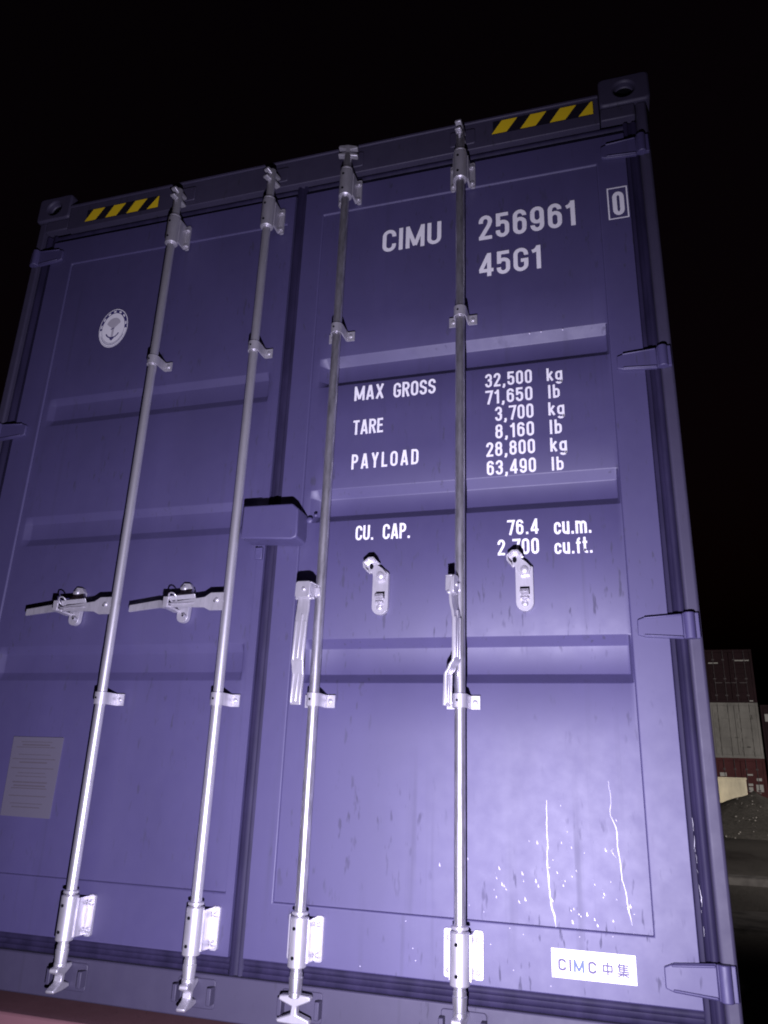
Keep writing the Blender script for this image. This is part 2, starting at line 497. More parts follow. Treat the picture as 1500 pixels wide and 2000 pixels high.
for sx in (-1, 1):
    xa, xb = sorted((sx*1.219, sx*1.057))
    for za, zb in ((0.0, 0.118), (2.778, 2.896)):
        casting(xa, xb, -0.015, 0.163, za, zb, -0.015)
        casting(xa, xb, LEN-0.178, LEN, za, zb, LEN)
    # rear (door end) corner posts: rounded outer web and inner web
    xa, xb = sorted((sx*1.170, sx*1.205))
    mb = MB()
    mb.box(xa, xb, -0.004, 0.12, 0.118, 2.778)
    mb.build('corner_post', M['frame'], cont, bevel=0.008, seg=3)
    mb = MB()
    mb.box(min(sx*1.10, sx*1.205), max(sx*1.10, sx*1.205), LEN-0.12, LEN-0.005, 0.118, 2.778)
    mb.build('corner_post', M['frame'], cont, bevel=0.008)
    # side wall with vertical corrugation
    mb = MB()
    pts = []; y = 0.122; k_ = 0
    while y < LEN-0.12:
        for dy, dx in ((0.0, 0.0), (0.07, 0.0), (0.14, -0.036), (0.21, -0.036)):
            if y+dy < LEN-0.12: pts.append((sx*(1.200+dx), y+dy))
        y += 0.28
    pts.append((sx*1.200, LEN-0.12))
    A = [mb.bm.verts.new((p[0], p[1], 0.16)) for p in pts]
    B = [mb.bm.verts.new((p[0], p[1], 2.80)) for p in pts]
    for i in range(len(A)-1): mb.face([A[i], A[i+1], B[i+1], B[i]])
    mb.build('side_wall', M['frame'], cont, smooth=0)
    mb = MB()
    xa, xb = sorted((sx*1.15, sx*1.212))
    mb.box(xa, xb, 0.17, LEN-0.18, 0.0, 0.158)
    mb.build('bottom_rail', M['frame'], cont, bevel=0.004)
    mb = MB()
    mb.box(xa, xb, 0.17, LEN-0.18, 2.802, 2.86)
    mb.build('top_rail', M['frame'], cont, bevel=0.004)
mb = MB(); mb.box(-1.15, 1.15, 0.10, LEN-0.1, 2.835, 2.85); mb.build('roof', NV, cont)
mb = MB(); mb.box(-1.10, 1.10, LEN-0.06, LEN-0.02, 0.118, 2.80); mb.build('end_wall', NV, cont)
mb = MB(); mb.box(-1.148, 1.148, 0.14, LEN-0.1, 0.10, 0.13); mb.build('floor', M['red_brown'], cont)

# --- door header
mb = MB()
mb.box(-1.055, 1.055, -0.010, 0.10, 2.712, 2.822)
mb.prism([(-0.016, 2.8225), (0.10, 2.8225), (0.10, 2.834), (-0.016, 2.834)], -1.0545, 1.0545, axis='x')
header = mb.build('door_header', M['frame'], cont, bevel=0.003)
# gusset plates under the top castings
for sx in (-1, 1):
    mb = MB()
    xa, xb = sorted((sx*1.058, sx*1.168)); mb.box(xa, xb, -0.006, 0.05, 2.725, 2.776)
    mb.build('header_gusset', M['frame'], cont, bevel=0.004)
def hazard(x0, x1, z0, z1, stripes):
    mb = MB()
    v = [mb.bm.verts.new(p) for p in ((x0, -0.0112, z0), (x1, -0.0112, z0), (x1, -0.0112, z1), (x0, -0.0112, z1))]
    mb.mi = 0; mb.face(v)
    mb.mi = 1
    for poly in stripes:
        mb.face([mb.bm.verts.new((x, -0.0119, z)) for x, z in poly])
    return mb.build('hazard_tape', [M['black'], M['yellow']], header, smooth=0)
za, zb = 2.757, 2.811
hazard(0.700, 1.038, za-0.002, zb+0.002, [[(x, za), (x+.052, za), (x+.090, zb), (x+.036, zb)] for x in (0.695, 0.794, 0.893)] + [[(0.988, za), (1.036, za), (1.036, zb), (1.030, zb)]])
za, zb = 2.735, 2.789
hazard(-0.966, -0.628, za-0.002, zb+0.002, [[(x, za), (x+.052, za), (x+.090, zb), (x+.034, zb)] for x in (-0.972, -0.873, -0.774)] + [[(-0.680, za), (-0.630, za), (-0.630, zb), (-0.634, zb)]])

# --- door sill
mb = MB()
mb.box(-1.055, 1.055, -0.004, 0.13, 0.034, 0.136)
mb.build('door_sill', M['frame'], cont, bevel=0.004)

# --- doors
def profile(recs, zlo, zhi):
    # list of (z, depth fraction) from bottom to top, small bend radii
    out = [(zlo, 0.0)]
    for zt, zb in sorted(recs):
        lo, hi = min(zt, zb), max(zt, zb)
        s = 0.026
        for z, d in ((lo-.0015, 0), (lo, .02), (lo+.002, .09), (lo+s-.002, .91), (lo+s, .98), (lo+s+.0015, 1.0),
                     (hi-s-.0015, 1.0), (hi-s, .98), (hi-s+.002, .91), (hi-.002, .09), (hi, .02), (hi+.0015, 0)):
            out.append((z, d))
    out.append((zhi, 0.0))
    return out
PY = 0.0055; DEP = 0.036
def make_door(x0, x1, z0, z1, px0, px1, pz0, pz1, rx0, rx1, recs, DEP):
    mb = MB()
    def ring(y):
        return ([mb.bm.verts.new((x, y, z)) for x, z in ((x0, z0), (x1, z0), (x1, z1), (x0, z1))])
    Of, Ob = ring(0.0), ring(0.055)
    If = [mb.bm.verts.new((x, 0.0, z)) for x, z in ((px0, pz0), (px1, pz0), (px1, pz1), (px0, pz1))]
    Ib = [mb.bm.verts.new((x, PY+0.0005, z)) for x, z in ((px0+.003, pz0+.003), (px1-.003, pz0+.003), (px1-.003, pz1-.003), (px0+.003, pz1-.003))]
    for i in range(4):
        j = (i+1) % 4
        mb.face([Of[i], Of[j], If[j], If[i]]); mb.face([If[i], If[j], Ib[j], Ib[i]]); mb.face([Of[i], Ob[i], Ob[j], Of[j]])
    frame = mb.build('door', NV, cont, bevel=0.0022, smooth=30)
    mb = MB()
    prof = profile(recs, pz0+.003, pz1-.003)
    xs = [px0+.003, rx0-.002, rx0+.002, rx0+.020, rx0+.026]
    nx = 8
    xs += [rx0+.026+(rx1-rx0-.052)*i/nx for i in range(1, nx)]
    xs += [rx1-.012, rx1-.006, rx1-.001, rx1+.002, px1-.003]
    fx = [0, 0, .1, .9, 1]+[1]*(nx-1)+[1, .9, .1, 0, 0]
    # finer rows between breakpoints so the sheet can ripple a little
    rows = []
    for (za, da), (zb, db) in zip(prof, prof[1:]):
        n = max(1, int((zb-za)/0.12))
        for i in range(n): rows.append((za+(zb-za)*i/n, da+(db-da)*i/n))
    rows.append(prof[-1])
    V = []
    for z, d in rows:
        V.append([mb.bm.verts.new((x, PY+0.0012+DEP*d*f+0.0012*noise.noise((x*3, 0, z*3)), z)) for x, f in zip(xs, fx)])
    for j in range(len(rows)-1):
        for i in range(len(xs)-1):
            mb.face([V[j][i], V[j][i+1], V[j+1][i+1], V[j+1][i]])
    mb.build('panel', NV, frame, smooth=40)
    return frame
doorR = make_door(0.006, 1.127, 0.178, 2.665, 0.078, 1.036, 0.315, 2.556, 0.104, 1.032, [(1.957, 1.848), (1.484, 1.376), (1.014, 0.888)], 0.028)
doorL = make_door(-1.112, -0.036, 0.178, 2.665, -1.006, -0.060, 0.328, 2.545, -0.980, -0.078, [(1.933, 1.820), (1.464, 1.356), (1.006, 0.895)], 0.013)

# --- rubber seals round each door
def gasket(x0, x1, z0, z1, wl, wr, wb, wt, y, parent):
    mb = MB()
    for a in ((x0-wl, x0, z0-wb, z1+wt), (x1, x1+wr, z0-wb, z1+wt), (x0, x1, z0-wb, z0), (x0, x1, z1, z1+wt)):
        xa, xb, zc, zd = a
        if xb-xa < 1e-4: continue
        vert = (zd-zc) > (xb-xa)
        # lip profile: two ridges with a valley
        w = (xb-xa) if vert else (zd-zc)
        pr = [(0, .004), (.10, .0), (.28, .0), (.38, .008), (.55, .010), (.66, .002), (.85, .002), (1, .010)]
        A = []; B = []
        for f, d in pr:
            if vert:
                A.append(mb.bm.verts.new((xa+w*f, y+d, zc))); B.append(mb.bm.verts.new((xa+w*f, y+d, zd)))
            else:
                A.append(mb.bm.verts.new((xa, y+d, zc+w*f))); B.append(mb.bm.verts.new((xb, y+d, zc+w*f)))
        for i in range(len(A)-1): mb.face([A[i], A[i+1], B[i+1], B[i]])
    return mb.build('door_seal', M['rubber'], parent, smooth=60)
gasket(0.006, 1.127, 0.178, 2.665, 0.0415, 0.043, 0.042, 0.047, 0.008, doorR)
gasket(-1.112, -0.036, 0.178, 2.665, 0.058, 0.0, 0.042, 0.047, 0.010, doorL)
mb = MB(); mb.box(-1.165, 1.165, 0.046, 0.050, 0.125, 2.72); mb.build('dark_back_plane', M['hole'], cont, smooth=0)  # near-black sheet added as the shade behind the door gaps

# --- hinges
def hinge(sx, zc, parent, hw=0.034):
    # blade on the door tapering away from the pin, knuckle on the post
    mb = MB()
    def P(poly, y0, y1): mb.prism([(sx*a, zc+b) for a, b in (poly if sx > 0 else poly[::-1])], y0, y1)
    P([(1.050, -hw*.62), (1.068, -hw*.80), (1.160, -hw), (1.160, hw), (1.072, hw*.80), (1.050, hw*.55)], -0.012, -0.0003)
    P([(1.160, -hw), (1.199, -hw), (1.199, hw), (1.160, hw)], -0.018, -0.0043)
    mb.cyl((sx*1.176, -0.016, zc-hw*1.02), (sx*1.176, -0.016, zc+hw*1.02), 0.014, n=16)
    # raised ribs along the blade edges
    P([(1.066, -hw*.74), (1.158, -hw*.94), (1.158, -hw*.78), (1.066, -hw*.60)], -0.017, -0.0125)
    P([(1.066, hw*.60), (1.158, hw*.78), (1.158, hw*.94), (1.066, hw*.74)], -0.017, -0.0125)
    mb.build('hinge', NV, parent, bevel=0.003)
for zc, hw in ((2.590, .035), (1.808, .033), (1.029, .033), (0.240, .036)):
    hinge(1, zc, doorR, hw); hinge(-1, zc, doorL, hw)

# --- lock rods
RY = -0.055
RODS = [(-0.508, M['galv'], doorL), (-0.115, M['galv'], doorL), (0.182, M['galv_worn'], doorR), (0.593, M['galv_worn'], doorR)]
ZN = M['zinc']
def strap(x, zc, h, hw, rod, yf=-0.001, extra=0.004, sleeve=0.018):
    # omega strap: flange, hoop round the rod, flange
    mb = MB()
    r = sleeve
    path = [(x-hw, yf-.004), (x-r-.003, yf-.004)]
    path += [(x-r, yf-.008), (x-r, RY)]
    path += [(x-r*math.cos(R(a)), RY-r*math.sin(R(a))) for a in range(15, 180, 15)]
    path += [(x+r, RY), (x+r, yf-.008), (x+r+.003, yf-.004), (x+hw, yf-.004)]
    t = .004
    outer = []; inner = []
    P = [Vector(p) for p in path]
    for i, p in enumerate(P):
        d0 = (P[i]-P[i-1]).normalized() if i else (P[1]-P[0]).normalized()
        d1 = (P[i+1]-P[i]).normalized() if i < len(P)-1 else d0
        d = (d0+d1).normalized(); nn = Vector((d.y, -d.x))
        outer.append(p+nn*t/2); inner.append(p-nn*t/2)
    loop = outer+inner[::-1]
    A = [mb.bm.verts.new((q.x, q.y, zc-h/2)) for q in loop]; B = [mb.bm.verts.new((q.x, q.y, zc+h/2)) for q in loop]
    n = len(P)
    for i in range(len(loop)):
        j = (i+1) % len(loop); mb.face([A[i], A[j], B[j], B[i]])
    for i in range(n-1):
        mb.face([A[i], A[i+1], A[2*n-2-i], A[2*n-1-i]]); mb.face([B[i], B[i+1], B[2*n-2-i], B[2*n-1-i]])
    for sx in (-1, 1):
        mb.dome((x+sx*(hw+r)/2, yf-.006, zc), .0075, .004, n=12)
    # grease hole
    mb.mi = 1
    mb.cyl((x-.004, RY-r-.0030, zc), (x-.004, RY-r+.001, zc), .0032, n=10)
    return mb.build('rod_guide', [ZN, M['hole']], rod, smooth=32)
def bearing(x, z0, z1, hw, rod, yf=-0.001, sr=0.0235):
    # long bearing: bolted flanges with a full sleeve over the rod
    mb = MB()
    zc = (z0+z1)/2
    for sx in (-1, 1):
        xa, xb = sorted((x+sx*(sr+.002), x+sx*hw))
        mb.prism(rrect(xa, xb, z0+.006, z1-.004, .006), yf-.008, yf)
        # web from flange to sleeve
        mb.prism([(x+sx*(sr-.003), z0+.010), (x+sx*(sr+.003), z0+.010), (x+sx*(sr+.003), z1-.008), (x+sx*(sr-.003), z1-.008)], RY+.004, yf-.004)
        for zz in (z0+.022, z1-.024):
            mb.cyl((x+sx*(hw+sr)/2, yf-.008, zz), (x+sx*(hw+sr)/2, yf-.0125, zz), .0085, n=6)
            mb.dome((x+sx*(hw+sr)/2, yf-.0125, zz), .006, .003)
    mb.lathe(x, RY, [(z0, .0195), (z0+.003, sr), (z1-.003, sr), (z1, .0195)], 28)
    mb.lathe(x, RY, [(z1+.002, .0175), (z1+.004, .021), (z1+.010, .021), (z1+.012, .0175)], 24)
    mb.mi = 1
    for zz in (z0+.024, z1-.026):
        mb.cyl((x-.004, RY-sr-.0012, zz), (x-.004, RY-sr+.002, zz), .0042, n=12)
    return mb.build('rod_bearing', [ZN, M['hole']], rod, smooth=32)
def cam_bottom(x, ang, rod, z_top=0.120):
    # forged cam: waisted X-shaped claw, turned by ang about the rod
    h = .046
    top = z_top; bot = z_top-h
    prof = [(-.006, top-.016), (-.040, top-.004), (-.038, top+.006), (-.012, top+.008), (.012, top+.010), (.040, top+.008), (.042, top-.002), (.008, top-.016),
            (.008, bot+.014), (.040, bot+.004), (.042, bot-.006), (.0, bot-.008), (-.040, bot-.006), (-.044, bot+.001), (-.008, bot+.014)]
    mb = MB(); mb.prism(prof, -.012, .012)
    mt = Matrix.Translation((x, RY+.004, 0)) @ Matrix.Rotation(ang, 4, 'Z')
    return mb.build('cam', ZN, rod, bevel=.003, smooth=30, mtx=mt)
def keeper(x, zc, sx, y):
    mb = MB()
    mb.prism(rrect(x-.055, x+.055, zc-.032, zc+.036, .008), y-.004, y)
    for s in (-1, 1):
        mb.box(x+s*.050-.006, x+s*.050+.006, y-.030, y-.0042, zc-.018, zc+.022)
    return mb.build('cam_keeper', M['frame'], cont, bevel=.003)
rods = []
for i, (x, mt, door) in enumerate(RODS):
    mb = MB()
    n = 32
    mb.lathe(x, RY, [(0.135, .0130), (0.137, .0143), (2.75, .0143), (2.752, .0135)], n)
    # stepped shank under the bottom bearing
    mb.lathe(x, RY, [(.122, .014), (.124, .0165), (.134, .0165), (.1355, .0155), (.162, .0175), (.166, .0175), (.1675, .0160), (.177, .0160)], n)
    rod = mb.build('lock_rod', mt, cont, smooth=20)
    rods.append(rod)
    strap(x, 0.835, .035, .045, rod, yf=-0.0005)
    strap(x, (1.998 if i < 2 else 2.022), .034, .045, rod, yf=-0.0005)
    bearing(x, .186, .301, .048, rod)
    bearing(x, (2.497, 2.492, 2.562, 2.540)[i], (2.615, 2.612, 2.675, 2.655)[i], .043, rod)
    cam_bottom(x, (R(100), R(100), R(4), R(86))[i], rod)
    # top cam
    zt = (2.712, 2.712, 2.755, 2.745)[i]
    prof = [(-.034, zt-.012), (-.010, zt-.012), (-.012, zt-.03), (.012, zt-.03), (.010, zt-.012), (.036, zt-.016), (.038, zt-.006), (.008, zt+.002),
            (.008, zt+.014), (.036, zt+.020), (.034, zt+.030), (0, zt+.036), (-.032, zt+.032), (-.034, zt+.022), (-.008, zt+.014), (-.008, zt+.002), (-.034, zt-.003)]
    mb = MB(); mb.prism(prof, -.011, .011)
    mb.build('cam', ZN, rod, bevel=.003, smooth=30, mtx=Matrix.Translation((x, RY, 0)) @ Matrix.Rotation((R(82), R(70), R(14), R(86))[i], 4, 'Z'))
    keeper(x, .090, 1, -0.0043)
    mb = MB()
    kz = 2.762
    mb.prism(rrect(x-.045, x+.045, kz-.03, kz+.035, .008), -.0165, -.0105)
    mb.build('cam_keeper', M['frame'], cont, bevel=.003)

# --- handles
def flat_handle(stations, name, rod, mtx, ribs=()):
    # stations: (s along, n outward, half width, half thickness) -> bar swept along -z; u=x, n=-y
    mb = MB(); secs = []
    fine = []
    for A, B in zip(stations, stations[1:]):
        for q in range(4):
            f = q/4; e = f*f*(3-2*f)
            fine.append((A[0]+(B[0]-A[0])*f, A[1]+(B[1]-A[1])*e, A[2]+(B[2]-A[2])*e, A[3]))
    fine.append(stations[-1])
    for s, n, hw, ht in fine:
        secs.append([(-hw, -n-ht, -s), (hw, -n-ht, -s), (hw, -n+ht, -s), (-hw, -n+ht, -s)])
    mb.sweep(None, secs)
    for (s0, s1, n0, n1, u0, u1, w) in ribs:
        mb.hexa([(u0-w, -n0-.001, -s0), (u0+w, -n0-.001, -s0), (u0+w, -n0+.004, -s0), (u0-w, -n0+.004, -s0),
                 (u1-w, -n1-.001, -s1), (u1+w, -n1-.001, -s1), (u1+w, -n1+.004, -s1), (u1-w, -n1+.004, -s1)])
    return mb, mtx
def hub(mb, hw=.024, hz=.024, d0=-.016, d1=.026):
    # clevis round the rod-side end of the handle
    mb.prism(rrect(-hw, hw, -hz, hz, .008), -d1, -d1+.006)
    mb.box(-hw, hw, -d1+.0062, -d0, hz-.006, hz-.0005)
    mb.box(-hw+.0005, -hw+.006, -d1+.0062, -d0, -hz+.008, hz-.0062)
    mb.box(hw-.006, hw-.0005, -d1+.0062, -d0, -hz+.008, hz-.0062)
    mb.dome((.004, -d1, .0), .007, .005)
    mb.cyl((-hw-.006, -.006, -hz+.002), (hw+.006, -.006, -hz+.002), .0045, n=10)
st = [(-.02, .010, .014, .004), (.030, .010, .018, .004), (.050, .012, .019, .004), (.095, .020, .019, .004), (.105, .022, .019, .004),
      (.225, .022, .019, .004), (.245, .010, .018, .004), (.268, -.002, .017, .004), (.355, -.004, .016, .004)]
def ribs_for(jog):
    J = lambda v: v*jog+.015*(1-jog)
    out = []
    for s0, s1, n0, n1 in ((.100, .222, .027, .027), (.262, .350, .004, .002)):
        for u in (-.0135, .0135): out.append((s0*.9, s1*.9, J(n0), J(n1), u, u, .0026))
        out.append(((s0-.022)*.9, (s1-.004)*.9, J(n0-.002), J(n1), .002, .0, .0026))
    return out
def hang_handle(x, y, z, rod, rz, tilt, jog):
    mb, _ = flat_handle([(s*.90, n*jog+.010*(1-jog), hw, ht) for s, n, hw, ht in st], 'handle', rod, None, ribs_for(jog))
    hub(mb, *((.024, .024, -.016, .026) if jog < .9 else (.015, .026, -.006, .020)))
    mt = Matrix.Translation((x, y, z)) @ Matrix.Rotation(tilt, 4, 'Y') @ Matrix.Rotation(rz, 4, 'Z')
    o = mb.build('handle', ZN, rod, bevel=.0016, smooth=30, mtx=mt)
    return o
hang_handle(0.150, -0.080, 1.138, rods[2], R(-6), R(1.5), .45)
hang_handle(0.572, -0.092, 1.138, rods[3], R(74), R(0.5), 1.0)
mb = MB()
for (x, rod) in ((0.182, rods[2]), (0.593, rods[3])):
    mb = MB()
    mb.box(x-.022, x+.006, RY-.018, RY+.010, 1.124, 1.150)
    mb.build('handle_lug', ZN, rod, bevel=.003)
# horizontal latched handles on the left door
def latched_handle(xr, zc, rod):
    mb = MB()
    # x measured from the rod towards -x
    def quad(a, b): pass
    stn = [(0.006, .027, -.027, .016), (0.052, .027, -.027, .016), (0.070, .014, -.018, .018), (0.120, .008, -.016, .020), (0.180, .001, -.016, .024),
           (0.186, .001, -.020, .020), (0.234, .012, -.012, .006), (0.240, .012, -.012, .004), (0.342, -.001, -.022, .004)]
    secs = []
    for s, zt, zb, n in stn:
        y = -.040-n
        secs.append([(xr-s, y-.004, zc+zb), (xr-s, y-.004, zc+zt), (xr-s, y+.004, zc+zt), (xr-s, y+.004, zc+zb)])
    mb.sweep(None, secs)
    # folded upper flange that curls over the hasp
    f = [(0.100, .010, .020), (0.186, .004, .026)]
    mb.sweep(None, [[(xr-s, -.040-n-.004, zc+z), (xr-s, -.040-n-.012, zc+z+.012), (xr-s, -.040-n-.009, zc+z+.013), (xr-s, -.040-n-.001, zc+z+.001)] for s, z, n in f])
    mb.sweep(None, [[(xr-s, -.040-n-.004, zc+z), (xr-s, -.040-n-.010, zc+z-.004), (xr-s, -.040-n-.008, zc+z-.006), (xr-s, -.040-n-.002, zc+z-.002)] for s, z, n in ((.105, .0, .02), (.186, -.002, .026))])
    mb.dome((xr-.030, -.060, zc+.004), .008, .005)
    mb.mi = 1; mb.cyl((xr-.036, -.0606, zc+.002), (xr-.036, -.0590, zc+.002), .005, n=12)
    return mb.build('handle', [ZN, M['hole']], rod, bevel=.0016, smooth=30)
latched_handle(-0.512, 1.120, rods[0])
latched_handle(-0.120, 1.122, rods[1])

# --- handle catches
def catch_plate(mb, x, z0, z1, hw, y0, y1):
    poly = [(x-hw, z0+hw)]+[(x-hw*math.cos(R(a)), z0+hw-hw*math.sin(R(a))) for a in range(15, 180, 15)]+[(x+hw, z0+hw), (x+hw, z1-.012), (x+hw-.014, z1), (x-hw, z1)]
    mb.prism(poly, y0, y1)
def catch_open(x, door, rock):
    mb = MB()
    catch_plate(mb, x, 1.078, 1.212, .024, -.012, .004)
    # slot with a bent tongue
    mb.mi = 1
    mb.box(x-.012, x+.014, -.0126, -.0115, 1.124, 1.146)
    mb.mi = 0
    mb.hexa([(x-.012, -.0128, 1.122), (x+.012, -.0128, 1.122), (x+.012, -.0128, 1.126), (x-.012, -.0128, 1.126), (x-.012, -.030, 1.128), (x+.012, -.030, 1.128), (x+.012, -.022, 1.138), (x-.012, -.022, 1.138)])
    mb.hexa([(x-.013, -.0125, 1.108), (x+.013, -.0125, 1.108), (x+.013, -.0125, 1.116), (x-.013, -.0125, 1.116), (x-.010, -.026, 1.112), (x+.010, -.026, 1.112), (x+.010, -.022, 1.116), (x-.010, -.022, 1.116)])
    mb.dome((x, -.012, 1.098), .010, .006)
    o = mb.build('handle_catch', [ZN, M['hole']], door, bevel=.002, smooth=30)
    # swung-up hasp: arm from the pivot to the upper left, with a cupped end
    mb = MB()
    px, pz = x+.002, 1.191
    L = .040
    arm = [(-.016, -.012), (.0, -.017), (.014, -.012), (.018, .004), (.010, .016), (-.010, .020)]
    d = Vector((-math.sin(rock), math.cos(rock)))
    n = Vector((d.y, -d.x))
    ctr = Vector((px, pz))
    end = ctr+d*L
    poly = [ctr-n*.018-d*.006, ctr-d*.018, ctr+n*.018-d*.006, ctr+n*.018+d*.012, ctr+n*.014+d*.030, end+n*.022-d*.012, end+n*.022+d*.008, end+n*.010+d*.018, end-n*.012+d*.018, end-n*.020+d*.006, end-n*.020-d*.014, ctr-n*.013+d*.026]
    mb.prism([(p.x, p.y) for p in poly], -.024, -.0135)
    # cup wall standing off the plate
    cup = [end+n*.022-d*.010, end+n*.022+d*.008, end+n*.010+d*.018, end-n*.012+d*.018, end-n*.020+d*.006, end-n*.020-d*.012]
    for a, b in zip(cup[:], cup[1:]):
        ia = end+(a-end)*.78; ib = end+(b-end)*.78
        mb.hexa([(a.x, -.0245, a.y), (b.x, -.0245, b.y), (ib.x, -.0245, ib.y), (ia.x, -.0245, ia.y), (a.x, -.046, a.y), (b.x, -.046, b.y), (ib.x, -.046, ib.y), (ia.x, -.046, ia.y)])
    mb.dome((px, -.024, pz), .012, .006)
    mb.mi = 1
    mb.prism(ellipse(end.x, end.y-.002, .006, .009, 14), -.0247, -.0243)
    mb.build('hasp', [ZN, M['hole']], door, bevel=.002, smooth=30)
catch_open(0.350, doorR, R(42)); catch_open(0.764, doorR, R(40))
def catch_closed(x, door):
    mb = MB()
    poly = [(x-.019+.019*0, 1.094)]+[(x-.019*math.cos(R(a)), 1.088-.019*math.sin(R(a))) for a in range(0, 181, 20)]+[(x+.024, 1.178), (x+.014, 1.192), (x-.006, 1.194), (x-.018, 1.180), (x-.016, 1.164), (x-.028, 1.160), (x-.028, 1.146), (x-.018, 1.140)]
    mb.prism(poly, -.013, .004)
    mb.dome((x-.004, -.013, 1.178), .010, .006)
    # tongues that hold the handle
    mb.hexa([(x-.030, -.0132, 1.100), (x-.010, -.0132, 1.100), (x-.010, -.0132, 1.107), (x-.030, -.0132, 1.107), (x-.030, -.078, 1.104), (x-.010, -.078, 1.104), (x-.010, -.078, 1.111), (x-.030, -.078, 1.111)])
    mb.box(x-.028, x-.012, -.084, -.0782, 1.104, 1.136)
    mb.cyl((x+.012, -.03, 1.088), (x+.012, -.013, 1.088), .006, n=12)
    mb.mi = 1; mb.cyl((x+.012, -.0305, 1.088), (x+.012, -.0295, 1.088), .004, n=12)
    mb.build('handle_catch', [ZN, M['hole']], door, bevel=.002, smooth=30)
    mb = MB()   # wire seal loop over the handle
    pts = []
    for a in range(0, 361, 18):
        pts.append(Vector((x-.004+.013*math.cos(R(a)), -.072-.010*math.sin(R(a)), 1.136+.012*math.sin(R(a)))))
    for a, b in zip(pts, pts[1:]): mb.cyl(a, b, .0022, n=8, cap=False)
    mb.build('seal_loop', ZN, door)
catch_closed(-0.692, doorL); catch_closed(-0.291, doorL)

# --- lock box welded across the door joint
mb = MB()
prof = [(-0.082, 1.306), (0.085, 1.292), (0.104, 1.296), (0.108, 1.318), (0.106, 1.392), (0.098, 1.408), (0.084, 1.413), (-0.082, 1.415)]
bx = [(-0.080, 1.310), (0.088, 1.298), (0.104, 1.304), (0.106, 1.318), (0.104, 1.394), (0.084, 1.412), (-0.080, 1.414)]
A = [mb.bm.verts.new((x, -.082, z)) for x, z in bx]
B = [mb.bm.verts.new((x, -.008, z)) for x, z in bx]
A2 = [mb.bm.verts.new((x*.93, -.074, 1.36+(z-1.36)*.86)) for x, z in bx]
n = len(bx)
mb.face(A)
for i in range(n): mb.face([A[i], B[i], B[(i+1) % n], A[(i+1) % n]])
for v in A2: mb.bm.verts.remove(v)
box_o = mb.build('lock_box', NV, doorR, bevel=.005, seg=3)
mb = MB(); mb.box(-.062, -.038, -.012, -.0003, 1.262, 1.300); mb.build('lock_box_tab', NV, doorL, bevel=.002)
mb = MB(); mb.dome((.112, -.0085, 1.380), .011, .006); mb.build('bolt', NV, doorR)
mb = MB(); mb.dome((.128, -.0003, 1.398), .006, .004); mb.build('bolt', NV, doorR)

# --- lettering on the right door (flush vinyl on the panel, box on the frame)
TY = PY+0.0003-0.0012
for s, x0, x1, z0, z1, gp in (
    ('CIMU', .308, .516, 2.349, 2.440, .11), ('256961', .645, .960, 2.332, 2.431, .15), ('45G1', .645, .846, 2.187, 2.277, .13),
    ('MAX', .234, .333, 1.784, 1.836, .12), ('GROSS', .366, .503, 1.780, 1.833, .12),
    ('TARE', .235, .335, 1.663, 1.714, .10), ('PAYLOAD', .236, .452, 1.544, 1.595, .24),
    ('32,500', .660, .802, 1.780, 1.827, .14), ('kg', .846, .892, 1.780, 1.823, .14),
    ('71,650', .660, .802, 1.722, 1.769, .14), ('lb', .848, .882, 1.721, 1.766, .16),
    ('3,700', .689, .803, 1.663, 1.711, .14), ('kg', .847, .893, 1.665, 1.708, .14),
    ('8,160', .689, .803, 1.605, 1.652, .14), ('lb', .848, .883, 1.604, 1.650, .16),
    ('28,800', .661, .804, 1.548, 1.595, .14), ('kg', .848, .895, 1.548, 1.592, .14),
    ('63,490', .662, .805, 1.4885, 1.535, .14), ('lb', .849, .883, 1.4885, 1.531, .16),
    ('CU.', .261, .318, 1.310, 1.357, .10), ('CAP.', .347, .432, 1.309, 1.357, .10),
    ('76.4', .718, .806, 1.301, 1.346, .14), ('cu.m.', .849, .950, 1.295, 1.347, .12),
    ('2,700', .690, .805, 1.242, 1.289, .14), ('cu.ft.', .848, .950, 1.238, 1.284, .12)):
    tt = .154 if s[0] in 'C2456' and z1-z0 > .08 else .156
    lettering(s, x0, x1, z0, z1, TY, doorR, None, tt, gp)
mb = MB()
add_text(mb, '0', 1.0755, 1.1085, 2.337, 2.431, -0.0008, .17)
for r_ in (([(1.0615, 2.3265), (1.1195, 2.3265), (1.1195, 2.4455), (1.0615, 2.4455), (1.0615, 2.3265)]),):
    ribbon(mb, r_, .0042, -0.0009)
mb.build('lettering', M['white'], doorR, smooth=0)

# --- maker's sticker
mb = MB()
zs = (.2145, .2745)
mb.prism([(.801, zs[0]), (.990, zs[0]), (.990, zs[1]), (.801, zs[1])], -.0012, -.0002)
stk = mb.build('maker_sticker', M['white_gloss'], doorR, smooth=0)
def sticker_text(s, x0, x1, z0, z1, mm, t=.16, gap=.10):
    mb = MB(); add_text(mb, s, x0, x1, z0, z1, -.0016, t, gap)
    return mb
mb = MB()
for s, x0, x1, mi in (('C', .814, .836, 0), ('I', .8408, .8458, 0), ('M', .850, .876, 1), ('C', .882, .904, 0)):
    mb.mi = mi; add_text(mb, s, x0, x1, .229, .2545, -.0016, .20, .1, .0050)
mb.mi = 0
add_text(mb, '中', .916, .938, .229, .256, -.0016, .15, .1, .0038)
add_text(mb, '集', .946, .976, .228, .256, -.0016, .10, .1, .0030)
for p in (): pass
mb.build('sticker_print', [M['grey_ink'], M['blue_ink']], doorR, smooth=0)

